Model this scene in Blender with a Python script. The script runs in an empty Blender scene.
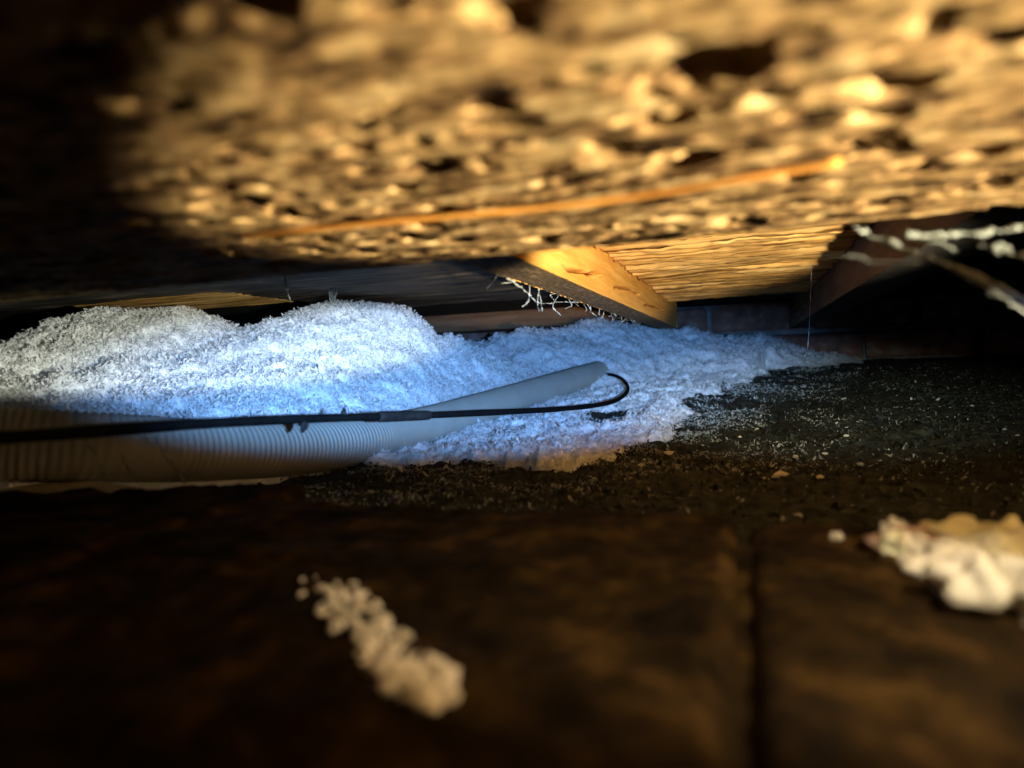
import bpy, math, random
import numpy as np
from mathutils import Matrix, Vector

SC = bpy.context.scene
COL = SC.collection
random.seed(7)
RNG = np.random.default_rng(11)

# ------------------------------------------------------------------ camera
cam_d = bpy.data.cameras.new('camera')
cam_d.sensor_width = 36.0
cam_d.lens = 36.0 * 683.0 / 1024.0
cam_d.clip_start = 0.005
cam_d.clip_end = 50
cam_d.dof.use_dof = True
cam_d.dof.focus_distance = 0.72
cam_d.dof.aperture_fstop = cam_d.lens / 1000.0 / 0.0034      # 3.4 mm entrance pupil
cam = bpy.data.objects.new('camera', cam_d)
COL.objects.link(cam)
yc = Vector((231, 27, -683)).normalized()
xc = Vector((2019, 61, 683)).normalized()
xc = (xc - xc.dot(yc) * yc).normalized()
zc = xc.cross(yc)
cam.matrix_world = Matrix((xc, yc, zc)).to_4x4()
SC.camera = cam

# ------------------------------------------------------------------ world, lights, exposure
world = bpy.data.worlds.new('world')
SC.world = world
world.use_nodes = True
world.node_tree.nodes['Background'].inputs[0].default_value = (0.5, 0.55, 0.6, 1)
world.node_tree.nodes['Background'].inputs[1].default_value = 0.004

def spot(name, loc, aim, watts, size, blend, color, radius=0.004, scale=(1, 1, 1), roll=0.0):
    l = bpy.data.lights.new(name, 'SPOT')
    l.energy = watts
    l.spot_size = math.radians(size)
    l.spot_blend = blend
    l.color = color
    l.shadow_soft_size = radius
    o = bpy.data.objects.new(name, l)
    COL.objects.link(o)
    d = Vector(aim) - Vector(loc)
    q = d.to_track_quat('-Z', 'Y')
    o.matrix_world = (Matrix.Translation(loc) @ q.to_matrix().to_4x4()
                      @ Matrix.Rotation(roll, 4, 'Z') @ Matrix.Diagonal((*scale, 1)))
    return o

# torch lying in the slot to the right, its beam turned up along the timber
spot('torch_spill', (0.550, 0.0476, -0.0393), (-0.173, 0.213, 0.632), 136.0, 71.0, 0.004, (1.0, 0.86, 0.58), 0.003)
# cold hot-spot of the torch on the insulation
spot('torch_hotspot', (0.055, 0.00, 0.000), (-0.310, 0.80, -0.005), 54.0, 66, 0.75, (0.19, 0.45, 1.0), 0.004, (1.0, 0.200, 1))
# pale halo around the hot-spot
spot('torch_halo', (0.12, 0.02, -0.020), (-0.64, 0.64, 0.050), 33.0, 46, 0.6, (0.97, 1.0, 0.84), 0.004, (1.0, 0.165, 1))
# extra warm spot added to light the joist and the boards
spot('fill_upper', (0.16, 0.10, -0.045), (-0.140, 0.75, 0.125), 40.0, 42, 0.5, (1.0, 0.86, 0.62), 0.006, (1.0, 0.42, 1))
# extra faint greenish spot added for the floor and back wall
spot('fill_ring', (0.12, 0.02, 0.005), (0.07, 0.80, -0.050), 15.0, 40, 0.9, (0.85, 1.0, 0.86), 0.004, (1.0, 0.27, 1))
# weak warm fill lamp added over the ledge
spot('fill_ledge', (0.08, 0.11, 0.036), (0.008, 0.156, -0.054), 0.92, 70, 0.7, (1.0, 0.86, 0.62), 0.006)

SC.view_settings.view_transform = 'Standard'
SC.view_settings.look = 'None'
SC.view_settings.gamma = 1
SC.view_settings.use_curve_mapping = False
SC.view_settings.exposure = 0.0
SC.cycles.use_denoising = True
SC.cycles.max_bounces = 6

# ------------------------------------------------------------------ noise
def _hash(ix, iy, seed):
    h = (ix.astype(np.int64) * 374761393 + iy.astype(np.int64) * 668265263 + seed * 974634777) & 0xFFFFFFFF
    h = ((h ^ (h >> 13)) * 1274126177) & 0xFFFFFFFF
    h = ((h ^ (h >> 16)) * 2246822519) & 0xFFFFFFFF
    return ((h ^ (h >> 15)) & 0xFFFFFF) / float(0xFFFFFF)

def vnoise(x, y, seed=0):
    x = np.asarray(x, float); y = np.asarray(y, float)
    ix = np.floor(x); iy = np.floor(y)
    fx = x - ix; fy = y - iy
    fx = fx * fx * (3 - 2 * fx); fy = fy * fy * (3 - 2 * fy)
    a = _hash(ix, iy, seed); b = _hash(ix + 1, iy, seed)
    c = _hash(ix, iy + 1, seed); d = _hash(ix + 1, iy + 1, seed)
    return (a + (b - a) * fx) * (1 - fy) + (c + (d - c) * fx) * fy

def fbm(x, y, seed=0, oct=4, gain=0.5):
    s = 0; a = 1; t = 0
    for k in range(oct):
        s = s + a * vnoise(x * 2 ** k, y * 2 ** k, seed + k * 17)
        t += a; a *= gain
    return s / t

def sstep(a, b, x):
    t = np.clip((x - a) / (b - a), 0, 1)
    return t * t * (3 - 2 * t)

# ------------------------------------------------------------------ materials
def mat(name, stops, scale=(1, 1, 1), nscale=8.0, detail=6.0, rough=0.85, bump=0.0, bump_scale=60.0,
        distortion=0.0, noise_rough=0.6, second=None, spec=0.2, coord='Object'):
    """noise -> colour ramp -> principled; 'second' = (stops, noise scale, ramp lo, ramp hi) blends a second ramp in"""
    m = bpy.data.materials.new(name)
    m.use_nodes = True
    nt = m.node_tree
    N = nt.nodes
    b = N['Principled BSDF']
    b.inputs['Roughness'].default_value = rough
    b.inputs['Specular IOR Level'].default_value = spec
    tc = N.new('ShaderNodeTexCoord')
    mp = N.new('ShaderNodeMapping')
    mp.inputs['Scale'].default_value = scale
    nt.links.new(tc.outputs[coord], mp.inputs['Vector'])
    def ramp_noise(st, ns):
        n = N.new('ShaderNodeTexNoise')
        n.inputs['Scale'].default_value = ns
        n.inputs['Detail'].default_value = detail
        n.inputs['Roughness'].default_value = noise_rough
        n.inputs['Distortion'].default_value = distortion
        nt.links.new(mp.outputs[0], n.inputs['Vector'])
        r = N.new('ShaderNodeValToRGB')
        els = r.color_ramp.elements
        while len(els) < len(st):
            els.new(0.5)
        for e, (p, c) in zip(els, st):
            e.position = p
            e.color = (*c, 1)
        nt.links.new(n.outputs['Fac'], r.inputs['Fac'])
        return r.outputs['Color']
    col = ramp_noise(stops, nscale)
    if second:
        st2, ns2, lo, hi = second
        c2 = ramp_noise(st2, nscale * 1.7)
        n = N.new('ShaderNodeTexNoise')
        n.inputs['Scale'].default_value = ns2
        n.inputs['Detail'].default_value = 3
        nt.links.new(mp.outputs[0], n.inputs['Vector'])
        r = N.new('ShaderNodeMapRange')
        r.inputs['From Min'].default_value = lo
        r.inputs['From Max'].default_value = hi
        nt.links.new(n.outputs['Fac'], r.inputs['Value'])
        mx = N.new('ShaderNodeMix')
        mx.data_type = 'RGBA'
        nt.links.new(r.outputs[0], mx.inputs[0])
        nt.links.new(col, mx.inputs[6])
        nt.links.new(c2, mx.inputs[7])
        col = mx.outputs[2]
    nt.links.new(col, b.inputs['Base Color'])
    if bump:
        n = N.new('ShaderNodeTexNoise')
        n.inputs['Scale'].default_value = bump_scale
        n.inputs['Detail'].default_value = 5
        nt.links.new(mp.outputs[0], n.inputs['Vector'])
        bp = N.new('ShaderNodeBump')
        bp.inputs['Strength'].default_value = bump
        bp.inputs['Distance'].default_value = 0.002
        nt.links.new(n.outputs['Fac'], bp.inputs['Height'])
        nt.links.new(bp.outputs[0], b.inputs['Normal'])
    return m

M = {}
M['rough_timber'] = mat('rough_timber', [(0.37, (0.014, 0.008, 0.004)), (0.46, (0.22, 0.125, 0.05)), (0.56, (0.48, 0.30, 0.12)), (0.72, (0.70, 0.52, 0.26))],
                        (22, 52, 22), 3.4, 8, 0.9, 0.15, 30, 0.3, spec=0.05)
M['splinter'] = mat('splinter_wood', [(0.3, (0.50, 0.19, 0.03)), (0.7, (0.72, 0.34, 0.07))], (6, 60, 60), 3, 4, 0.7)
M['joist'] = mat('joist_wood', [(0.3, (0.55, 0.25, 0.045)), (0.55, (0.70, 0.36, 0.075)), (0.75, (0.80, 0.46, 0.13))], (60, 4, 60), 2.0, 6, 0.75, 0.3, 20)
M['dark_joist'] = mat('shaded_joist_wood', [(0.3, (0.05, 0.035, 0.025)), (0.7, (0.16, 0.11, 0.075))], (60, 6, 60), 2.0, 6, 0.85)  # joist wood darkened: the second joist's shade is in its colour
M['board'] = mat('board_wood', [(0.36, (0.12, 0.055, 0.012)), (0.45, (0.50, 0.27, 0.07)), (0.56, (0.72, 0.43, 0.14)), (0.72, (0.84, 0.60, 0.27))], (1.6, 60, 60), 1.5, 7, 0.8, 0.3, 10)
M['dark_board'] = mat('shaded_board', [(0.34, (0.018, 0.014, 0.011)), (0.55, (0.055, 0.043, 0.032)), (0.72, (0.17, 0.13, 0.09))], (4, 26, 26), 2.4, 7, 0.9)  # shade on the left boards painted as dark colour
M['plate'] = mat('plate_wood', [(0.3, (0.16, 0.075, 0.035)), (0.7, (0.34, 0.18, 0.09))], (4, 40, 40), 2, 5, 0.85)
M['ledge_brick'] = mat('ledge_brick', [(0.36, (0.004, 0.0025, 0.001)), (0.52, (0.017, 0.009, 0.0025)), (0.66, (0.052, 0.028, 0.007)), (0.80, (0.13, 0.070, 0.018))],
                       (1, 1, 1), 46, 8, 0.9, 0.5, 200, spec=0.05)
M['ledge_mortar'] = mat('ledge_mortar', [(0.3, (0.016, 0.010, 0.004)), (0.7, (0.055, 0.032, 0.012))], (1, 1, 1), 60, 5, 0.95)
M['pale_mortar'] = mat('pale_mortar', [(0.3, (0.50, 0.45, 0.34)), (0.7, (0.80, 0.76, 0.62))], (1, 1, 1), 120, 5, 0.9, 0.4, 300)
M['yellow_mortar'] = mat('yellow_mortar', [(0.3, (0.58, 0.56, 0.36)), (0.7, (0.84, 0.81, 0.58))], (1, 1, 1), 120, 5, 0.9, 0.4, 300)
M['pink_mortar'] = mat('pink_mortar', [(0.3, (0.20, 0.12, 0.09)), (0.7, (0.42, 0.29, 0.22))], (1, 1, 1), 140, 5, 0.9, 0.4, 300)
M['slab'] = mat('pale_slab', [(0.3, (0.50, 0.44, 0.29)), (0.7, (0.68, 0.60, 0.42))], (1, 1, 1), 50, 5, 0.9)
M['soil'] = mat('soil', [(0.32, (0.006, 0.007, 0.006)), (0.52, (0.035, 0.038, 0.030)), (0.66, (0.075, 0.080, 0.060)), (0.80, (0.22, 0.22, 0.18))],
                (1, 1, 1), 90, 9, 0.95, 0.6, 400, noise_rough=0.7)
M['insulation'] = mat('insulation', [(0.3, (0.72, 0.73, 0.73)), (0.7, (0.90, 0.90, 0.90))], (1, 1, 1), 60, 5, 0.95, 0.5, 400)
M['flake'] = mat('insulation_flake', [(0.3, (0.80, 0.80, 0.79)), (0.7, (0.95, 0.95, 0.94))], (1, 1, 1), 90, 3, 0.9)
def make_translucent(m, fac):
    nt = m.node_tree
    b = nt.nodes['Principled BSDF']
    src = b.inputs['Base Color'].links[0].from_socket
    t = nt.nodes.new('ShaderNodeBsdfTranslucent')
    nt.links.new(src, t.inputs['Color'])
    mx = nt.nodes.new('ShaderNodeMixShader')
    mx.inputs[0].default_value = fac
    nt.links.new(b.outputs[0], mx.inputs[1])
    nt.links.new(t.outputs[0], mx.inputs[2])
    nt.links.new(mx.outputs[0], nt.nodes['Material Output'].inputs['Surface'])
make_translucent(M['flake'], 0.45)
M['conduit'] = mat('conduit_plastic', [(0.3, (0.31, 0.285, 0.23)), (0.7, (0.39, 0.36, 0.30))], (1, 1, 1), 14, 4, 0.45, spec=0.4)
M['cable'] = mat('cable_sheath', [(0.3, (0.004, 0.004, 0.004)), (0.7, (0.009, 0.0085, 0.008))], (1, 1, 1), 80, 4, 0.75, spec=0.04)
M['tape'] = mat('tape_wrap', [(0.3, (0.008, 0.007, 0.007)), (0.7, (0.03, 0.024, 0.020))], (1, 1, 1), 200, 5, 0.7)
M['wall_brick'] = mat('red_brick', [(0.3, (0.10, 0.065, 0.055)), (0.52, (0.26, 0.13, 0.09)), (0.7, (0.34, 0.29, 0.26))], (1, 1, 1), 30, 6, 0.9, 0.4, 150)
M['wall_mortar'] = mat('wall_mortar', [(0.3, (0.10, 0.10, 0.10)), (0.7, (0.30, 0.30, 0.29))], (1, 1, 1), 30, 6, 0.95)
M['web'] = mat('dusty_web', [(0.3, (0.20, 0.215, 0.19)), (0.7, (0.42, 0.44, 0.40))], (1, 1, 1), 200, 3, 0.95)
M['dust'] = mat('dusty_fleck', [(0.3, (0.22, 0.23, 0.21)), (0.6, (0.42, 0.43, 0.40)), (0.75, (0.75, 0.76, 0.72))], (1, 1, 1), 260, 2, 0.95)
M['chip'] = mat('cream_chip', [(0.3, (0.66, 0.58, 0.42)), (0.7, (0.92, 0.86, 0.70))], (1, 1, 1), 150, 4, 0.9)
M['joist_edge'] = mat('shaded_sawn_edge', [(0.3, (0.045, 0.032, 0.018)), (0.55, (0.14, 0.095, 0.05)), (0.75, (0.30, 0.22, 0.13))], (200, 60, 60), 2, 5, 0.95)  # rough sawn underside, its shade painted as darker brown
M['near_web'] = mat('grey_dusty_web', [(0.3, (0.08, 0.092, 0.08)), (0.7, (0.22, 0.235, 0.21))], (1, 1, 1), 300, 3, 0.95)
M['dark'] = mat('dark_shade_board', [(0.3, (0.012, 0.010, 0.008)), (0.7, (0.035, 0.028, 0.022))], (4, 20, 20), 3, 4, 0.9)  # near-black deck colour; also paints shade under the second joist

# ------------------------------------------------------------------ mesh helpers
def mesh_np(name, verts, faces, smooth=True):
    me = bpy.data.meshes.new(name)
    verts = np.asarray(verts, np.float32).reshape(-1, 3)
    if isinstance(faces, np.ndarray):
        n, k = faces.shape
        me.vertices.add(len(verts))
        me.vertices.foreach_set('co', verts.ravel())
        me.loops.add(n * k)
        me.loops.foreach_set('vertex_index', faces.astype(np.int32).ravel())
        me.polygons.add(n)
        me.polygons.foreach_set('loop_start', np.arange(0, n * k, k, dtype=np.int32))
        me.update(calc_edges=True)
        me.validate()
    else:
        me.from_pydata(verts.tolist(), [], faces)
        me.update()
    me.polygons.foreach_set('use_smooth', np.full(len(me.polygons), smooth))
    return me

def obj(name, me, m, parent=None, loc=None, label=None, cat=None, group=None, kind=None):
    o = bpy.data.objects.new(name, me)
    COL.objects.link(o)
    if me is not None and m is not None and not len(me.materials):
        me.materials.append(M[m])
    if loc is not None:
        o.location = loc
    if parent is not None:
        o.parent = parent
    for k, v in (('label', label), ('category', cat), ('group', group), ('kind', kind)):
        if v:
            o[k] = v
    return o

def grid_faces(nu, nv, flip=False):
    i = np.arange(nu - 1)[:, None] * nv + np.arange(nv - 1)[None, :]
    i = i.ravel()
    f = np.stack([i, i + nv, i + nv + 1, i + 1], 1)
    return f[:, ::-1].copy() if flip else f

def slab_mesh(name, x0, x1, y0, y1, z0, z1, nx, ny, hz, side=-1, edge=None):
    """a solid block whose lower (side=-1) or upper (side=1) face is a displaced grid; hz(X,Y) is added to that face's z"""
    xs = np.linspace(x0, x1, nx); ys = np.linspace(y0, y1, ny)
    X, Y = np.meshgrid(xs, ys, indexing='ij')
    if edge is not None:
        X, Y = edge(X, Y)
    zf = z0 if side < 0 else z1
    zo = z1 if side < 0 else z0
    V1 = np.stack([X, Y, zf + hz(X, Y)], -1).reshape(-1, 3)
    V2 = np.stack([X, Y, np.full_like(X, zo)], -1).reshape(-1, 3)
    # opposite face only needs its rim: reuse ring of border points
    ring = np.concatenate([np.arange(nx) * ny, (nx - 1) * ny + np.arange(1, ny),
                           (np.arange(nx - 2, -1, -1)) * ny + ny - 1, np.arange(ny - 2, 0, -1)])
    n = len(V1); r = len(ring)
    verts = np.concatenate([V1, V2[ring]])
    faces = [tuple(q) for q in grid_faces(nx, ny, flip=(side < 0)).tolist()]
    for k in range(r):
        a, b = int(ring[k]), int(ring[(k + 1) % r])
        c, d = n + (k + 1) % r, n + k
        faces.append((a, d, c, b) if side > 0 else (a, b, c, d))
    cap = [n + k for k in range(r)]
    faces.append(tuple(cap) if side < 0 else tuple(cap[::-1]))
    return mesh_np(name, verts, faces)

def catmull(P, n):
    P = np.asarray(P, float)
    Q = np.vstack([2 * P[0] - P[1], P, 2 * P[-1] - P[-2]])
    out = []
    m = len(P) - 1
    per = max(2, n // m)
    for i in range(m):
        p0, p1, p2, p3 = Q[i:i + 4]
        t = np.linspace(0, 1, per, endpoint=(i == m - 1))[:, None]
        out.append(0.5 * (2 * p1 + (p2 - p0) * t + (2 * p0 - 5 * p1 + 4 * p2 - p3) * t ** 2 + (3 * p1 - p0 - 3 * p2 + p3) * t ** 3))
    return np.vstack(out)

def resample(P, step):
    d = np.r_[0, np.cumsum(np.linalg.norm(np.diff(P, axis=0), axis=1))]
    s = np.arange(0, d[-1], step)
    return np.stack([np.interp(s, d, P[:, k]) for k in range(3)], 1), s

def tube(name, P, rad, seg=12, cap=True, jitter=0.0):
    P = np.asarray(P, float)
    n = len(P)
    rad = np.broadcast_to(np.asarray(rad, float), (n,))
    T = np.gradient(P, axis=0)
    T /= np.linalg.norm(T, axis=1)[:, None] + 1e-12
    up = np.array([0, 0, 1.0])
    if abs(T[0] @ up) > 0.9:
        up = np.array([1.0, 0, 0])
    A = np.empty((n, 3)); B = np.empty((n, 3))
    a = np.cross(up, T[0]); a /= np.linalg.norm(a)
    for i in range(n):
        a = a - (a @ T[i]) * T[i]
        a /= np.linalg.norm(a) + 1e-12
        A[i] = a; B[i] = np.cross(T[i], a)
    th = np.linspace(0, 2 * np.pi, seg, endpoint=False)
    R = rad[:, None] * (1 + (RNG.uniform(-jitter, jitter, (n, seg)) if jitter else 0))
    V = P[:, None, :] + R[..., None] * (np.cos(th)[None, :, None] * A[:, None, :] + np.sin(th)[None, :, None] * B[:, None, :])
    V = V.reshape(-1, 3)
    F = []
    for i in range(n - 1):
        for k in range(seg):
            k2 = (k + 1) % seg
            F.append((i * seg + k, i * seg + k2, (i + 1) * seg + k2, (i + 1) * seg + k))
    if cap:
        F.append(tuple(range(seg - 1, -1, -1)))
        F.append(tuple((n - 1) * seg + k for k in range(seg)))
    return mesh_np(name, V, F)

def lump_mesh(name, seed, flat=0.6, sub=2, amp=0.35, hi=7):
    import bmesh
    bm = bmesh.new()
    bmesh.ops.create_icosphere(bm, subdivisions=sub, radius=0.5)
    r = np.random.default_rng(seed)
    ph = r.uniform(0, 6.28, (6, 3)); fr = r.uniform(-hi, hi, (6, 3))
    for v in bm.verts:
        c = np.array(v.co)
        k = 1 + amp * np.mean([np.sin(fr[j] @ c * 1.6 + ph[j].sum()) for j in range(6)]) * 2.0
        v.co = (c * k * np.array([1, r.uniform(.95, 1.05), flat])).tolist()
    me = bpy.data.meshes.new(name)
    bm.to_mesh(me); bm.free()
    return me

# ------------------------------------------------------------------ ground profile (a shallow trough behind the ledge)
def ground_base(x, y):
    return np.interp(y, [0.20, 0.30, 0.37, 0.46, 0.56, 0.67, 0.78, 0.97, 1.18, 1.6, 2.2],
                     [-0.078, -0.078, -0.079, -0.082, -0.084, -0.083, -0.077, -0.062, -0.044, -0.02, 0.0])

def ground_z(x, y):
    z = ground_base(x, y)
    z = z + (fbm(x * 30, y * 30, 3, 5, 0.55) - 0.5) * 0.016
    z = z + (fbm(x * 190, y * 190, 5, 3) - 0.5) * 0.007
    return z

def grid_surface(name, x0, x1, y0, y1, nx, ny, zf, trim=False):
    X, Y = np.meshgrid(np.linspace(x0, x1, nx), np.linspace(y0, y1, ny), indexing='ij')
    V = np.stack([X, Y, zf(X, Y)], -1).reshape(-1, 3)
    F = grid_faces(nx, ny)
    if trim:                       # leave out what would lie buried in the earth
        up = V[:, 2] > ground_base(V[:, 0], V[:, 1]) - 0.010
        F = F[up[F].any(1)]
        used = np.unique(F)
        m_ = np.full(len(V), -1); m_[used] = np.arange(len(used))
        V = V[used]; F = m_[F]
    return mesh_np(name, V, F)

# ------------------------------------------------------------------ the setting
floor = obj('floor', grid_surface('floor', -1.9, 1.1, 0.22, 1.95, 760, 440, ground_z), 'soil', kind='structure',
    label='dark uneven earth floor behind the brick ledge')

# back wall: mortar core with bricks proud of it
def box_mesh(name, x0, x1, y0, y1, z0, z1):
    v = [(x, y, z) for x in (x0, x1) for y in (y0, y1) for z in (z0, z1)]
    f = [(0, 1, 3, 2), (4, 6, 7, 5), (0, 4, 5, 1), (2, 3, 7, 6), (0, 2, 6, 4), (1, 5, 7, 3)]
    return mesh_np(name, v, f, smooth=False)

wall_back = obj('wall_back', box_mesh('wall_back', -1.9, 1.1, 1.70, 1.80, -0.10, 0.42), 'wall_mortar', kind='structure',
                label='far brick wall with grey mortar joints')

def worn_brick(name, L, W, H, seed):
    import bmesh
    bm = bmesh.new()
    bmesh.ops.create_cube(bm, size=1)
    bmesh.ops.scale(bm, verts=bm.verts, vec=(L, W, H))
    bmesh.ops.bevel(bm, geom=bm.edges[:], offset=0.007, segments=1, affect='EDGES')
    r = random.Random(seed)
    for v in bm.verts:
        v.co += Vector((r.uniform(-.004, .004), r.uniform(-.004, .004), r.uniform(-.003, .003)))
    me = bpy.data.meshes.new(name)
    bm.to_mesh(me); bm.free()
    me.materials.append(M['wall_brick'])
    return me
wb = [worn_brick('wall_brick', 0.205, 0.06, 0.062, s) for s in range(5)]
for c in range(6):
    z = -0.06 + c * 0.075
    for k in range(13):
        x = -1.70 + k * 0.217 + (0.108 if c % 2 else 0) + random.uniform(-.004, .004)
        b = obj('brick', wb[(k * 3 + c * 2) % 5], None, wall_back, (x, 1.692 + random.uniform(-.006, .006), z))
        b.rotation_euler = (0, random.choice((0, math.pi)), 0)

# ceiling: dark deck over the void, boards under it as pieces
ceiling = obj('ceiling', box_mesh('ceiling', -1.9, 1.1, 0.30, 1.82, 0.125, 0.15), 'dark', kind='structure',
              label='dark boarded deck over the void')

def board_mesh(name, x0, x1, y0, y1, seed, depth=0.0022, nx=120, ny=60):
    def hz(X, Y):
        g = fbm(X * 5 + 2 * Y, Y * 95, seed, 4, 0.6)
        g2 = fbm(X * 90, Y * 260, seed + 5, 2)
        return (g - 0.5) * depth * 3 + (g2 - 0.5) * depth * 0.7
    return slab_mesh(name, x0, x1, y0, y1, 0.100, 0.124, nx, ny, hz, -1)
ys = [0.33, 0.615, 0.80, 0.985, 1.175]
for i in range(4):
    obj('floorboard', board_mesh('floorboard', -0.116, 0.099, ys[i] + (0.0015 if i else 0), ys[i + 1] - 0.0015, 40 + i * 9, 0.0042), 'board', ceiling)
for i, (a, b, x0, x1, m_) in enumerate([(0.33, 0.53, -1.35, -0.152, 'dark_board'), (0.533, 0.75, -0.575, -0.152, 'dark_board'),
                                        (0.533, 0.655, -1.35, -0.578, 'dark_board'), (0.658, 0.79, -0.83, -0.578, 'board'), (0.753, 0.985, -0.575, -0.152, 'dark_board')]):  # the paler piece paints the torch-lit strip among the darkened boards
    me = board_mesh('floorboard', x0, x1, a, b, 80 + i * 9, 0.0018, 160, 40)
    obj('floorboard', me, m_, ceiling, label='grey dusty floorboard with shade in its colour' if m_ == 'dark_board' else None)

# ------------------------------------------------------------------ joists
def joist_mesh(name, x0, x1, y0, y1, z0, z1, cracks=(), main_mat='joist'):
    ny, nz = 420, 130
    ysv = np.linspace(y0, y1, ny); zsv = np.linspace(z0, z1, nz)
    Yg, Zg = np.meshgrid(ysv, zsv, indexing='ij')
    dx = (fbm(Yg * 16, Zg * 160, 7, 4) - 0.5) * 0.0020
    for P in cracks:
        P = np.asarray(P)
        zc_ = np.interp(Yg, P[:, 0], P[:, 1]) + (vnoise(Yg * 60, Yg * 0, 9) - 0.5) * 0.003
        inside = sstep(P[0, 0], P[0, 0] + 0.03, Yg) * (1 - sstep(P[-1, 0] - 0.03, P[-1, 0], Yg))
        dx -= 0.013 * inside * np.exp(-((Zg - zc_) / 0.0010) ** 2)
    R = np.stack([x1 + dx, Yg, Zg], -1).reshape(-1, 3)
    faces = [tuple(q) for q in grid_faces(ny, nz).tolist()]
    verts = [R]
    n = ny * nz
    # underside, rough sawn
    nu = 10
    xs = np.linspace(x0, x1, nu)
    Xu, Yu = np.meshgrid(xs, ysv, indexing='ij')
    zu = z0 + (fbm(Xu * 300, Yu * 120, 21, 3) - 0.5) * 0.003
    zu[-1, :] = z0
    Xu[-1, :] = x1 + dx[:, 0]
    verts.append(np.stack([Xu, Yu, zu], -1).reshape(-1, 3))
    faces += [tuple(n + i for i in q) for q in grid_faces(nu, ny, True).tolist()]
    n += nu * ny
    # left face, top, ends
    v = [(x0, y0, z0), (x0, y1, z0), (x0, y1, z1), (x0, y0, z1), (x1, y0, z1), (x1, y1, z1), (x1, y0, z0), (x1, y1, z0)]
    verts.append(np.array(v))
    faces += [(n, n + 1, n + 2, n + 3)[::-1], (n + 3, n + 2, n + 5, n + 4)[::-1], (n, n + 3, n + 4, n + 6), (n + 1, n + 7, n + 5, n + 2)]
    me = mesh_np(name, np.concatenate(verts), faces)
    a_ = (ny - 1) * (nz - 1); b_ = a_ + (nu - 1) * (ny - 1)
    me.materials.append(M[main_mat]); me.materials.append(M['joist_edge' if main_mat == 'joist' else 'dark'])  # second slot: underside shade put into the colour
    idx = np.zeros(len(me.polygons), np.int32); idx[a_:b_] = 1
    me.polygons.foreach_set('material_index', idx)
    return me

cracks = [[(0.461, 0.067), (0.505, 0.068), (0.611, 0.079)], [(0.66, 0.073), (0.738, 0.079), (0.851, 0.081)], [(0.867, 0.071), (0.967, 0.076), (1.121, 0.079)]]
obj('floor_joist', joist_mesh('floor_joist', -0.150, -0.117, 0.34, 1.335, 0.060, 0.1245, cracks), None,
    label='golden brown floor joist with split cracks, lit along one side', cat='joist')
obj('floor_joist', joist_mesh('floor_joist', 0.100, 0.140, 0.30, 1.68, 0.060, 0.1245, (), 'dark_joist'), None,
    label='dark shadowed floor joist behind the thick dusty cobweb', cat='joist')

# wall plate at the back
obj('wall_plate', slab_mesh('wall_plate', -1.7, -0.22, 1.46, 1.56, 0.085, 0.124, 200, 24,
    lambda X, Y: (fbm(X * 12, Y * 90, 61, 4) - .5) * .004, -1), 'plate',
    label='reddish brown timber plate lying along the far side behind the insulation', cat='timber')

# ------------------------------------------------------------------ near timber over the slot
def timber_h(X, Y):
    broad = fbm(X * 14, Y * 40, 101, 3)
    mid = fbm(X * 110, Y * 260, 111, 3)
    fine = fbm(X * 420, Y * 800, 121, 2)
    h = (broad - .5) * 0.0008 + (mid - .5) * 0.0010 + (fine - .5) * 0.0006
    pit = sstep(0.60, 0.74, fbm(X * 75, Y * 170, 131, 3))
    h = h + pit * 0.0024
    # ragged arris along the far edge
    e = sstep(0.262, 0.276, Y)
    h = h + e * (0.004 + 0.004 * fbm(X * 60, Y * 60, 141, 3))
    return h
def timber_edge(X, Y):
    k = sstep(0.25, 0.276, Y)
    return X, Y + k * (fbm(X * 45, X * 0 + 3, 151, 4, 0.6) - 0.5) * 0.012
timber = obj('timber_beam', slab_mesh('timber_beam', -0.62, 0.60, -0.12, 0.276, 0.045, 0.16, 900, 330, timber_h, -1, timber_edge), 'rough_timber',
             label='rough sawn golden timber beam spanning over the slot', cat='timber')

def sliver(name, pts, w, t, seed):
    """a lifted sliver of wood: tapered strip with thickness"""
    P = catmull(pts, 60)
    n = len(P)
    s = np.linspace(0, 1, n)
    ww = w * np.minimum(1, np.minimum(s / 0.25, (1 - s) / 0.12) + 0.12) * (0.8 + 0.4 * vnoise(s * 14, s * 0, seed))
    V = []
    for i in range(n):
        x, y, z = P[i]
        V += [(x, y - ww[i] / 2, z), (x, y - ww[i] * .2, z - t), (x, y + ww[i] / 2, z - t * .4), (x, y, z + t)]
    F = []
    for i in range(n - 1):
        for k in range(4):
            F.append((i * 4 + k, i * 4 + (k + 1) % 4, (i + 1) * 4 + (k + 1) % 4, (i + 1) * 4 + k))
    F += [(3, 2, 1, 0), tuple((n - 1) * 4 + k for k in range(4))]
    return mesh_np(name, V, F)
obj('splinter', sliver('splinter', [(-0.150, 0.180, 0.0445), (-0.10, 0.177, 0.0430), (-0.034, 0.1755, 0.0415), (0.022, 0.169, 0.0425)], 0.0034, 0.0010, 5),
    'splinter', timber, label='long orange splinter of bare wood')

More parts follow.
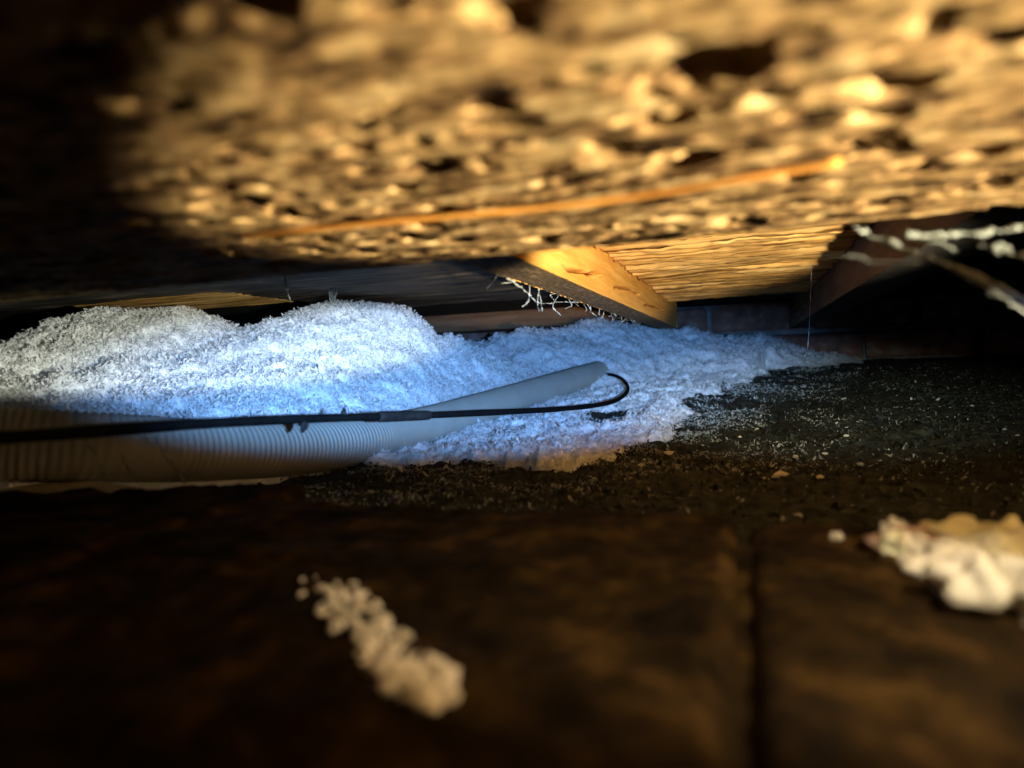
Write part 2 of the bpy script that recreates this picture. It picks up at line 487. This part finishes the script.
# ------------------------------------------------------------------ the ledge (front wall): bricks in mortar
wall_front = obj('wall_front', box_mesh('wall_front', -0.70, 0.50, -0.10, 0.222, -0.16, -0.0590), 'ledge_brick', kind='structure',
                 label='brick ledge under the slot')
def ledge_brick(x0, x1, y0, y1a, y1b, z, seed):
    def hz(X, Y):
        k = np.minimum(np.minimum(X - x0, x1 - X), np.minimum(Y - y0, 0.3))
        rim = sstep(0, 0.0035, k)
        return (fbm(X * 35, Y * 35, seed, 4, .55) - .5) * .006 + (fbm(X * 160, Y * 160, seed + 3, 3) - .5) * .003 - (1 - rim) * .003
    def edge(X, Y):
        t = (X - x0) / (x1 - x0)
        ye = y1a + (y1b - y1a) * t + (fbm(X * 60, X * 0, seed + 8, 3) - .5) * .006
        return X, y0 + (Y - y0) / (y1a - y0) * (ye - y0)
    return slab_mesh('ledge_brick', x0, x1, y0, y1a, z - 0.06, z, 110, 110, hz, 1, edge)
for a in [(-0.640, -0.412, 0.02, 0.215, 0.228, -0.0535, 200), (-0.405, -0.203, 0.02, 0.232, 0.279, -0.0535, 210),
          (-0.199, -0.0035, 0.02, 0.246, 0.247, -0.0545, 220), (0.0005, 0.199, 0.02, 0.240, 0.249, -0.0560, 230), (0.204, 0.40, 0.02, 0.245, 0.245, -0.055, 240)]:
    obj('brick', ledge_brick(*a), 'ledge_brick', wall_front)

# pale slab between ledge and conduit
obj('stone_slab', slab_mesh('stone_slab', -0.66, -0.262, 0.216, 0.300, -0.085, -0.0575, 90, 30,
    lambda X, Y: (fbm(X * 40, Y * 40, 301, 4) - .5) * .003, 1,
    lambda X, Y: (X, 0.216 + (Y - .216) * (1 - 0.25 * sstep(-.40, -.26, X)))), 'slab',
    label='pale tan stone slab under the ribbed conduit', cat='slab')

# ------------------------------------------------------------------ insulation
RIDGE = np.array([(-1.15, 0.30, 0.03), (-0.90, 0.42, 0.035), (-0.7716, 0.5320, 0.0500), (-0.7558, 0.5908, 0.0720), (-0.7203, 0.6561, 0.088), (-0.6423, 0.7140, 0.080),
                  (-0.5915, 0.6989, 0.046), (-0.5437, 0.7157, 0.078), (-0.5015, 0.7621, 0.093), (-0.4351, 0.8268, 0.090),
                  (-0.3979, 0.8700, 0.050), (-0.3480, 0.9429, 0.014), (-0.3200, 1.0674, -0.012), (-0.300, 1.25, -0.025)])
def smooth_line(R, n=90, it=14):
    d = np.r_[0, np.cumsum(np.linalg.norm(np.diff(R[:, :2], axis=0), axis=1))]
    q = np.linspace(0, d[-1], n)
    Q = np.stack([np.interp(q, d, R[:, k]) for k in range(3)], 1)
    for _ in range(it):
        Q[1:-1, :2] = 0.5 * Q[1:-1, :2] + 0.25 * (Q[:-2, :2] + Q[2:, :2])
    for _ in range(1):
        Q[1:-1, 2] = 0.5 * Q[1:-1, 2] + 0.25 * (Q[:-2, 2] + Q[2:, 2])
    return Q
RIDGE = smooth_line(RIDGE, 60, 12)
DRIFT = np.array([(-0.75, 1.16, 0.03), (-0.4726, 1.2146, 0.045), (-0.3637, 1.2522, 0.070), (-0.2752, 1.3881, 0.082), (-0.1250, 1.4911, 0.058), (0.0367, 1.5983, 0.040), (0.1113, 1.5573, 0.005), (.16, 1.5, -.03)])

def ridge_field(X, Y, R, w):
    """nearest point on a ridge polyline: distance, crest height"""
    best = np.full(X.shape, 9.0); zc_ = np.zeros(X.shape); side = np.zeros(X.shape)
    for i in range(len(R) - 1):
        a, b = R[i], R[i + 1]
        dx, dy = b[0] - a[0], b[1] - a[1]
        t = np.clip(((X - a[0]) * dx + (Y - a[1]) * dy) / (dx * dx + dy * dy), 0, 1)
        d = np.hypot(X - a[0] - t * dx, Y - a[1] - t * dy)
        k = d < best
        best = np.where(k, d, best)
        zc_ = np.where(k, a[2] + (b[2] - a[2]) * t, zc_)
        side = np.where(k, dx * (Y - a[1]) - dy * (X - a[0]), side)
    if w:
        return best, zc_, side
    return best, zc_

CLINE = np.array([(-0.62, 0.05), (-0.4341, 0.2216), (-0.3952, 0.2690), (-0.3667, 0.3074), (-0.3500, 0.3686), (-0.3344, 0.4567), (-0.3228, 0.5621),
                  (-0.3212, 0.6664), (-0.3094, 0.7848), (-0.2846, 0.9656), (-0.2410, 1.1804), (-0.20, 1.35)])
CLZ = np.array([-.01, -.0225, -.0319, -.0389, -.0486, -.0583, -.0613, -.0600, -.0527, -.0384, -.0181, -.01])
def conduit_side(X, Y):
    """signed sideways offset from the conduit line (+ = open floor side) and the conduit height there"""
    return X - np.interp(Y, CLINE[:, 1], CLINE[:, 0]), np.interp(Y, CLINE[:, 1], CLZ)
def pile_z(X, Y):
    d, c, side = ridge_field(X, Y, RIDGE, 1)
    # soften the crest line: average heights of neighbouring crest points
    dc, _ = ridge_field(X, Y, np.c_[CLINE, CLZ], 0)
    sd, cz = conduit_side(X, Y)
    front = side < 0
    kf = np.clip(d / (d + dc + 1e-6), 0, 1)
    zf = c + (cz - 0.006 - c) * kf ** 1.15
    g = ground_base(X, Y) - 0.012
    kb = np.clip(d / 0.33, 0, 1.2)
    zb = g + (c - g) * (1 - kb ** 1.35)
    z = np.where(front, zf, zb)
    n_ = (fbm(X * 22, Y * 22, 401, 4, .55) - .5) * .034 + (fbm(X * 110, Y * 110, 411, 3) - .5) * .014
    z = z + n_ * sstep(0.004, 0.05, dc)
    return np.where(sd > -0.004, g - 0.02, np.where(z > 0.082, 0.082 + (z - 0.082) * 0.5, z))

def drift_z(X, Y):
    d, c = ridge_field(X, Y, DRIFT, 0)
    g = ground_base(X, Y) - 0.012
    k = np.clip(d / (0.22 + 0.08 * sstep(-.15, .0, X)), 0, 1.2)
    z = g + (c - g) * (1 - k ** 1.3)
    f = sstep(0, 0.03, z - g)
    z = z + f * ((fbm(X * 18, Y * 18, 451, 4, .55) - .5) * .034 + (fbm(X * 90, Y * 90, 461, 3) - .5) * .010)
    return np.where(k >= 1.15, g - 0.01, z)

def cover_mask(X, Y):
    """how densely loose insulation lies on the floor right of the conduit"""
    xr = np.interp(Y, [0.42, 0.50, 0.60, 0.75, 0.95, 1.2, 1.5], [-0.25, -0.13, -0.085, -0.06, -0.05, 0.0, 0.10])
    wob = (fbm(X * 14, Y * 14, 501, 4) - .5) * 0.10
    m = 1 - sstep(-0.045, 0.035, X - xr + wob)
    near = sstep(0.45, 0.57, Y + (fbm(X * 32, Y * 32, 505, 4, .6) - .5) * .16)
    return m * near

def patch_z(X, Y):
    g = ground_base(X, Y)
    m = cover_mask(X, Y)
    m = sstep(0.25, 0.95, m)
    z = g - 0.014 + m * (0.028 + (fbm(X * 38, Y * 38, 511, 4, .55) - .5) * .026 + (fbm(X * 170, Y * 170, 515, 3) - .5) * .009)
    hole = np.exp(-(((X + .165) / .035) ** 2 + ((Y - .86) / .07) ** 2))
    sd, cz = conduit_side(X, Y)
    end = np.exp(-(((X + .225) / .04) ** 2 + ((Y - 1.18) / .07) ** 2))
    return z - 0.02 * hole - 0.018 * end - 0.006 - 0.03 * (1 - sstep(-0.03, 0.004, sd))

def flakes(name, pts, nrm, size, seed, curl=1.0):
    """curled shreds of fluff, three bent quads each, as one mesh"""
    r = np.random.default_rng(seed)
    n = len(pts)
    a = r.normal(size=(n, 3)); a += nrm * 0.5
    a /= np.linalg.norm(a, axis=1)[:, None]
    b = np.cross(a, r.normal(size=(n, 3))); b /= np.linalg.norm(b, axis=1)[:, None]
    c = np.cross(a, b)
    L = size * np.exp(r.normal(0, .38, (n, 1))); W = L * r.uniform(.10, .42, (n, 1))
    q = L * .32 * curl * r.uniform(-1, 1, (n, 1)); q2 = L * .32 * curl * r.uniform(-1, 1, (n, 1))
    tw = (b + c * r.uniform(-1, 1, (n, 1))); tw /= np.linalg.norm(tw, axis=1)[:, None]
    p = [pts - a * L * .45, pts - a * L * .2 + c * q, pts + a * L * .2 + c * q + b * q2 * .5, pts + a * L * .42 + c * q * .2 + b * q2]
    V = []
    for i, w in enumerate((.25, .5, .5, .2)):
        bb = b if i < 2 else tw
        V += [p[i] - bb * W * w, p[i] + bb * W * w]
    V = np.stack(V, 1)
    base = np.arange(n)[:, None] * 8
    F = np.concatenate([base + np.array([[0, 1, 3, 2]]), base + np.array([[2, 3, 5, 4]]), base + np.array([[4, 5, 7, 6]])])
    return mesh_np(name, V.reshape(-1, 3), F, smooth=True)

def scatter(zf, x0, x1, y0, y1, n, seed, keep=None, lift=0.0015, clear=None):
    r = np.random.default_rng(seed)
    x = r.uniform(x0, x1, n); y = r.uniform(y0, y1, n)
    if keep is not None:
        k = r.uniform(size=n) < keep(x, y)
        x, y = x[k], y[k]
    z = zf(x, y)
    if clear is not None:
        k = z > clear(x, y)
        x, y, z = x[k], y[k], z[k]
    e = 0.003
    nx = -(zf(x + e, y) - z) / e; ny = -(zf(x, y + e) - z) / e
    N = np.stack([nx, ny, np.ones_like(nx)], 1)
    N /= np.linalg.norm(N, axis=1)[:, None]
    P = np.stack([x, y, z], 1) + N * r.uniform(-0.5, 1.8, (len(x), 1)) * lift
    return P, N

gclear = lambda x, y: ground_base(x, y) + 0.004
pile = obj('insulation_pile', grid_surface('insulation_pile', -1.15, -0.14, 0.26, 1.30, 420, 430, pile_z, True), 'insulation',
           label='tall white heap of loose blown insulation behind the conduit', cat='insulation', kind='stuff')
def pile_keep(x, y):
    d, c = ridge_field(x, y, RIDGE, 0)
    ridge_x = np.interp(y, np.maximum.accumulate(RIDGE[:, 1]), RIDGE[:, 0])
    return ((x > ridge_x - 0.04) | (d < 0.05)) * (x > -1.75 * y)
P, N = scatter(pile_z, -1.15, -0.14, 0.27, 1.28, 520000, 21, keep=pile_keep, clear=gclear, lift=0.0028)
obj('flakes', flakes('flakes', P, N, 0.0036, 22), 'flake', pile, kind='stuff')
drift = obj('insulation_drift', grid_surface('insulation_drift', -0.85, 0.24, 0.95, 1.69, 300, 200, drift_z, True), 'insulation',
            label='far low drift of loose insulation against the back wall', cat='insulation', kind='stuff')
P, N = scatter(drift_z, -0.80, 0.20, 1.0, 1.66, 60000, 31, clear=gclear, lift=0.002)
obj('flakes', flakes('flakes', P, N, 0.0055, 32), 'flake', drift, kind='stuff')
patch = obj('insulation_spill', grid_surface('insulation_spill', -0.36, 0.14, 0.40, 1.50, 300, 520, patch_z, True), 'insulation',
            label='thin crumbly spill of insulation on the earth in front of the conduit', cat='insulation', kind='stuff')
P, N = scatter(patch_z, -0.36, 0.14, 0.42, 1.48, 150000, 41, keep=lambda x, y: sstep(0.04, 0.35, cover_mask(x, y)), lift=0.0015)
obj('flakes', flakes('flakes', P, N, 0.0030, 42), 'flake', patch, kind='stuff')

# flecks blown further out over the earth
def fleck_keep(x, y):
    a = np.exp(-np.maximum(0, x - np.interp(y, [0.4, 0.6, 1.0, 1.5], [-0.20, -0.08, -0.03, 0.08])) / 0.075)
    n_ = np.exp(-np.maximum(0, 0.50 - y) / 0.11)
    return np.clip(a * n_, 0, 1) * sstep(.42, .62, fbm(x * 25, y * 25, 601, 3)) * .9 + .006
P, N = scatter(ground_z, -0.30, 0.35, 0.30, 1.5, 240000, 51, keep=fleck_keep, lift=0.001)
obj('loose_flecks', flakes('loose_flecks', P, N, 0.0028, 52), 'dust', patch, kind='stuff')
# grit of the soil itself
P, N = scatter(ground_z, -0.42, 0.45, 0.26, 1.3, 26000, 62, lift=0.0015)
obj('soil_crumbs', flakes('soil_crumbs', P, N, 0.0040, 63, 0.6), 'soil', floor, kind='stuff')

# ------------------------------------------------------------------ ribbed conduit
CP = [(-0.470, 0.180, -0.0160), (-0.4341, 0.2216, -0.0225), (-0.4106, 0.2484, -0.0278), (-0.3952, 0.2690, -0.0319), (-0.3667, 0.3074, -0.0389), (-0.3500, 0.3686, -0.0486), (-0.3344, 0.4567, -0.0583),
      (-0.3228, 0.5621, -0.0613), (-0.3212, 0.6664, -0.0600), (-0.3094, 0.7848, -0.0527), (-0.2846, 0.9656, -0.0384), (-0.2410, 1.1804, -0.0181)]
C, s = resample(catmull(CP, 400), 0.00115)
rib = 0.0204 + 0.0007 * np.cos(s / 0.0046 * 2 * np.pi)
Cin = C[::-1]
path = np.vstack([C, C[-1:], Cin[:200]])
rad = np.r_[rib, 0.0190, np.full(200, 0.0184)]
def shell(name, P1, r1, seg=40):
    """outer wall, lip, and an inner wall that runs back inside"""
    a = tube(name, P1, r1, seg, cap=False)
    return a
me = tube('ribbed_conduit', C, rib, 40, cap=False)
conduit = obj('ribbed_conduit', me, 'conduit', label='off-white ribbed plastic conduit snaking away over the floor', cat='conduit')
me = tube('inner_wall', C[-160:], np.full(160, 0.0186), 40, cap=False)
me.flip_normals()
obj('inner_wall', me, 'conduit', conduit)
# cut lip joining both walls
def lip(name, c, t, r0, r1, seg=40):
    t = t / np.linalg.norm(t)
    a = np.cross((0, 0, 1), t); a /= np.linalg.norm(a); b = np.cross(t, a)
    V = []
    for rr, off in ((r0, 0), (r1, 0), (r1, -.003), (r0, -.003)):
        for k in range(seg):
            h = 2 * math.pi * k / seg
            V.append(c + t * (off + .0006) + rr * (math.cos(h) * a + math.sin(h) * b))
    F = []
    for j in range(4):
        for k in range(seg):
            F.append((j * seg + k, j * seg + (k + 1) % seg, ((j + 1) % 4) * seg + (k + 1) % seg, ((j + 1) % 4) * seg + k))
    return mesh_np(name, V, F)
obj('cut_rim', lip('cut_rim', C[-1], C[-1] - C[-4], 0.0212, 0.0184), 'conduit', conduit)

# ------------------------------------------------------------------ black cable
KP = [(-0.2570, 0.1000, -0.0160), (-0.2579, 0.1391, -0.0174), (-0.2583, 0.1759, -0.0190), (-0.2593, 0.2178, -0.0207), (-0.2568, 0.2714, -0.0228), (-0.2528, 0.3466, -0.0268), (-0.2348, 0.4476, -0.0335),
      (-0.2091, 0.5301, -0.0381), (-0.1791, 0.6774, -0.0459), (-0.1596, 0.8107, -0.0498), (-0.1524, 0.8977, -0.0464), (-0.1607, 1.0008, -0.0388),
      (-0.1821, 1.0783, -0.0273), (-0.2146, 1.1521, -0.0210), (-0.2450, 1.1600, -0.0220), (-0.2620, 1.0900, -0.0270), (-0.2690, 1.05, -0.0300)]
K, s = resample(catmull(KP, 500), 0.002)
cable = obj('black_cable', tube('black_cable', K, 0.00265 + 0.00012 * np.sin(s * 60), 12), 'cable',
            label='thin black cable looping back out of the conduit mouth', cat='cable')
k = (K[:, 1] > 0.418) & (K[:, 1] < 0.474) & (K[:, 0] > -.26) & (np.arange(len(K)) < len(K) * .6)
S_ = K[k]
rr = 0.0036 + 0.0004 * vnoise(np.arange(len(S_)) * .6, np.zeros(len(S_)), 3)
rr[0] = rr[-1] = 0.0029
obj('tape_sleeve', tube('tape_sleeve', S_, rr, 14), 'tape', cable, label='thicker wrapped sleeve on the cable')
i = int(np.argmin(np.abs(K[:200, 1] - 0.349)))
tag_ = K[i]
obj('snagged_debris', lump_mesh('snagged_debris', 4, 1.3, 2, .5), 'tape', cable, tuple(tag_ + np.array((0, 0, -.004)))).scale = (.006, .006, .007)
i2 = int(np.argmin(np.abs(K[:200, 1] - 0.385)))
obj('snagged_debris', lump_mesh('snagged_debris', 9, 1.3, 2, .5), 'tape', cable, tuple(K[i2] + np.array((0, 0, .0025)))).scale = (.004, .004, .005)

# ------------------------------------------------------------------ cobwebs
def strand(parent, pts, r0, seed, fuzz=0.5, name='strand'):
    P = catmull(pts, 50)
    rr_ = np.random.default_rng(seed)
    L = np.linalg.norm(np.diff(P, axis=0), axis=1).sum()
    P = P + rr_.normal(size=P.shape) * r0 * 0.35
    t = np.linspace(0, 1, len(P))
    rad = r0 * (0.15 + 1.6 * vnoise(t * L * 240, t * 0, seed) ** 1.6)
    return obj(name, tube(name, P, rad, 6, jitter=fuzz), 'web', parent)

web = obj('cobweb', None, None, label='thick dusty cobweb strands hanging off the timber edge over the earth floor', cat='cobweb', loc=(0, 0, 0))
def near_strand(pts, r0, seed):
    o = strand(web, [tuple(c * 0.80 for c in p) for p in pts], r0 * 0.62, seed, .9)
    o.data.materials.clear(); o.data.materials.append(M['near_web'])
near_strand([(0.0400, 0.2790, 0.0465), (0.0464, 0.2917, 0.0440), (0.0572, 0.2845, 0.0368), (0.0632, 0.2759, 0.0322), (0.0747, 0.2690, 0.0242), (0.0862, 0.2620, 0.0142), (0.0990, 0.2534, 0.0029)], 0.0014, 1)
near_strand([(0.0660, 0.2755, 0.0310), (0.0780, 0.2790, 0.0235), (0.0840, 0.2790, 0.0185), (0.0980, 0.2800, 0.0066)], 0.0011, 2)
near_strand([(0.0551, 0.2734, 0.0405), (0.0734, 0.2796, 0.0402), (0.0901, 0.2853, 0.0412), (.104, .2858, .044)], 0.0009, 3)
near_strand([(0.0600, 0.2772, 0.0390), (0.0667, 0.2772, 0.0373), (0.0716, 0.2788, 0.0345)], 0.0008, 4)
near_strand([(0.0800, 0.2830, 0.0362), (0.0866, 0.2839, 0.0347), (0.0932, 0.286, 0.032), (0.105, 0.288, 0.031)], 0.0012, 5)
near_strand([(0.0250, 0.2650, 0.0345), (0.0349, 0.2663, 0.0340), (0.0400, 0.2680, 0.0335), (0.0432, 0.2691, 0.0310)], 0.0005, 6)
near_strand([(0.0432, 0.2691, 0.0316), (0.0598, 0.2747, 0.0309)], 0.0004, 7)

web2 = obj('cobweb', None, None, label='fine ragged cobweb threads dangling from the lower edge of the golden joist', cat='cobweb', loc=(0, 0, 0))
rr_ = np.random.default_rng(5)
yk = 0.42
k = 0
while yk < 1.1:
    x = -0.151 + rr_.uniform(-.001, .002)
    L = rr_.uniform(.004, .016) * (1.3 if .48 < yk < .7 else .7)
    p = [(x, yk, .060), (x + rr_.uniform(-.004, .004), yk + rr_.uniform(-.02, .02), .060 - L * .6), (x + rr_.uniform(-.006, .006), yk + rr_.uniform(-.03, .03), .060 - L)]
    strand(web2, p, 0.00038, 100 + k, .5)
    yk += rr_.uniform(.012, .045); k += 1
strand(web2, [(-.151, .44, .061), (-.155, .50, .056), (-.158, .545, .051), (-.152, .60, .056), (-.151, .66, .060)], 0.0006, 140, .6)
strand(web2, [(-.151, .52, .060), (-.158, .55, .050), (-.162, .565, .046)], 0.0005, 141, .6)
strand(web2, [(-.165, .40, .0975), (-.160, .425, .075), (-.158, .445, .064)], 0.0003, 142, .5)

th = obj('cobweb_thread', None, None, label='single beaded cobweb thread hanging down from the floorboard edge', cat='cobweb', loc=(0, 0, 0))
strand(th, [(0.0743, 0.8199, 0.0995), (0.0715, 0.8180, 0.055), (0.0679, 0.8156, 0.0104), (0.0640, 0.814, -0.002)], 0.00033, 160, .6)
wis = obj('cobweb_wisps', None, None, label='faint slanting cobweb wisps crossing in front of the conduit and cable', cat='cobweb', loc=(0, 0, 0))
strand(wis, [(-0.3430, 0.2690, -0.0115), (-0.3300, 0.2690, -0.0300), (-0.3000, 0.2560, -0.0500)], 0.0006, 170, .6)
strand(wis, [(-0.2990, 0.2800, -0.0230), (-0.2850, 0.2760, -0.0390), (-0.2640, 0.2680, -0.0520)], 0.0007, 171, .6)
strand(wis, [(-0.3180, 0.2780, -0.0180), (-0.3120, 0.2740, -0.0390), (-0.2950, 0.2680, -0.0520)], 0.0004, 172, .6)
tf = obj('cobweb_tuft', None, None, label='white fluffy tuft hung from the dark boards above the insulation heap', cat='cobweb', loc=(0, 0, 0))
for q in range(9):
    o_ = rr_.uniform(-.006, .006, 3)
    strand(tf, [(-0.4521 + o_[0], 0.6946 + o_[1], 0.100), (-0.452 + o_[1], 0.694, 0.095), (-0.4504 + o_[2], 0.6947, 0.083 + o_[0])], 0.0007, 180 + q, .7)
strand(tf, [(-0.4422, 0.5920, 0.1000), (-0.440, 0.592, 0.088), (-0.4378, 0.5930, 0.0765)], 0.0009, 195, .7)

# ------------------------------------------------------------------ mortar lumps and chips on the ledge
lm = [lump_mesh('mortar_lump', 70 + q, .8, 3, .36, 9) for q in range(4)]
LUMPS = [  # x, y, size x, y, z, material, label
    (0.0560, 0.228, .016, .010, .008, 'yellow_mortar', 'yellowish elongated mortar lump by the ledge brink, nearest the cobweb'),
    (0.0710, 0.230, .017, .011, .008, 'yellow_mortar', 'yellowish mortar lump at the ledge brink beside the other yellowish one'),
    (0.0250, 0.222, .0035, .0035, .0035, 'pale_mortar', 'tiny white mortar bead alone on the ledge brink'),
    (0.0410, 0.218, .020, .012, .007, 'pink_mortar', 'pinkish brown flat mortar lump on the ledge'),
    (0.0440, 0.210, .005, .005, .005, 'pale_mortar', 'small white mortar bead against the pinkish lump'),
    (0.0420, 0.192, .012, .010, .006, 'pale_mortar', 'low pale mortar lump at the tip of the mortar smear'),
    (0.0500, 0.199, .015, .013, .009, 'pale_mortar', 'cream mortar lump in the middle of the mortar smear'),
    (0.0580, 0.203, .016, .014, .011, 'yellow_mortar', 'cream-yellow knobbly mortar lump behind the white lumps'),
    (0.0670, 0.206, .018, .015, .011, 'pale_mortar', 'large cream mortar lump at the outer end of the smear'),
    (0.0470, 0.174, .015, .015, .013, 'pale_mortar', 'big rounded white mortar lump overhanging the ledge face'),
    (0.0560, 0.170, .013, .013, .014, 'pale_mortar', 'tall white mortar lump beside the big rounded one'),
    (0.0640, 0.182, .017, .016, .012, 'pale_mortar', 'broad grey-white mortar lump between the cream ones'),
    (0.0490, 0.187, .012, .010, .007, 'pale_mortar', 'small pale mortar lump wedged between the larger ones'),
]
for q, (x, y, sx, sy, sz, mm, lab) in enumerate(LUMPS):
    me = lm[q % 4].copy(); me.materials.append(M[mm])
    for p_ in me.polygons: p_.use_smooth = True
    o = obj('mortar_lump', me, None, None, (x, y, -0.056 + sz * .25), lab, 'mortar', 'mortar lumps on the ledge')
    o.scale = (sx, sy, sz * 1.3); o.rotation_euler = (0, 0, q * 1.3)

for q in range(16):
    t = random.random()
    x, y = 0.036 + 0.05 * t + random.uniform(-.006, .006), 0.222 - 0.05 * random.random() * (0.3 + t)
    sz = random.uniform(.004, .009)
    me = lm[q % 4].copy(); me.materials.append(M[('pale_mortar', 'yellow_mortar')[q % 3 == 0]])
    o = obj('mortar_crumb', me, None, None, (x, y, -0.0555 + sz * .3), 'small mortar crumb among the large mortar lumps', 'mortar', 'crumbs among the mortar lumps')
    o.scale = (sz, sz, sz); o.rotation_euler = (q, 0, q * 2.1)
chips = [lump_mesh('mortar_chip', 90 + q, .7, 1, .35) for q in range(5)]
for c_ in chips: c_.materials.append(M['chip'])
r = np.random.default_rng(77)
A0, A1 = np.array((-0.109, 0.153)), np.array((-0.047, 0.097))
for q in range(150):
    t = r.uniform(0, 1) ** 0.62
    wdt = 1.15 * np.interp(t, [0, .25, .5, .58, .66, .9, 1], [.0075, .0065, .0055, .003, .0060, .0050, .002])
    c_ = A0 + (A1 - A0) * t + np.array((.67, .74)) * (r.uniform(-1, 1) * wdt)
    sz = r.uniform(.0014, .0040) * (0.55 + .7 * t)
    o = obj('mortar_chip', chips[q % 5], None, None, (c_[0], c_[1], -0.0535 + sz * .2), 'small pale mortar chip strewn in a slanting streak on the brick ledge', 'mortar', 'streak of mortar chips on the ledge')
    o.scale = (sz, sz, sz); o.rotation_euler = (0, 0, r.uniform(0, 6))

# pale crumbs on the earth
CR = [(0.021, 0.480, .010), (0.044, 0.469, .006), (-0.045, 0.744, .007), (-0.066, 0.625, .009), (0.022, 0.938, .009), (0.012, 0.761, .009), (-0.079, 0.543, .005), (0.037, 0.582, .005), (0.063, 0.623, .005),
      (-0.034, 1.278, .020), (-0.052, 0.857, .008), (-0.005, 0.71, .005), (0.078, 0.547, .004), (0.089, 0.703, .006), (0.012, .484, .007)]
for q, (x, y, sz) in enumerate(CR):
    me = chips[q % 5]
    o = obj('pale_crumb', me, None, None, (x, y, float(ground_z(np.array(x), np.array(y))) + sz * .15), 'pale pebble-like crumb lying on the dark earth', 'crumb', 'pale crumbs on the earth')
    o.scale = (sz, sz * .8, sz * .7); o.rotation_euler = (0, 0, q)
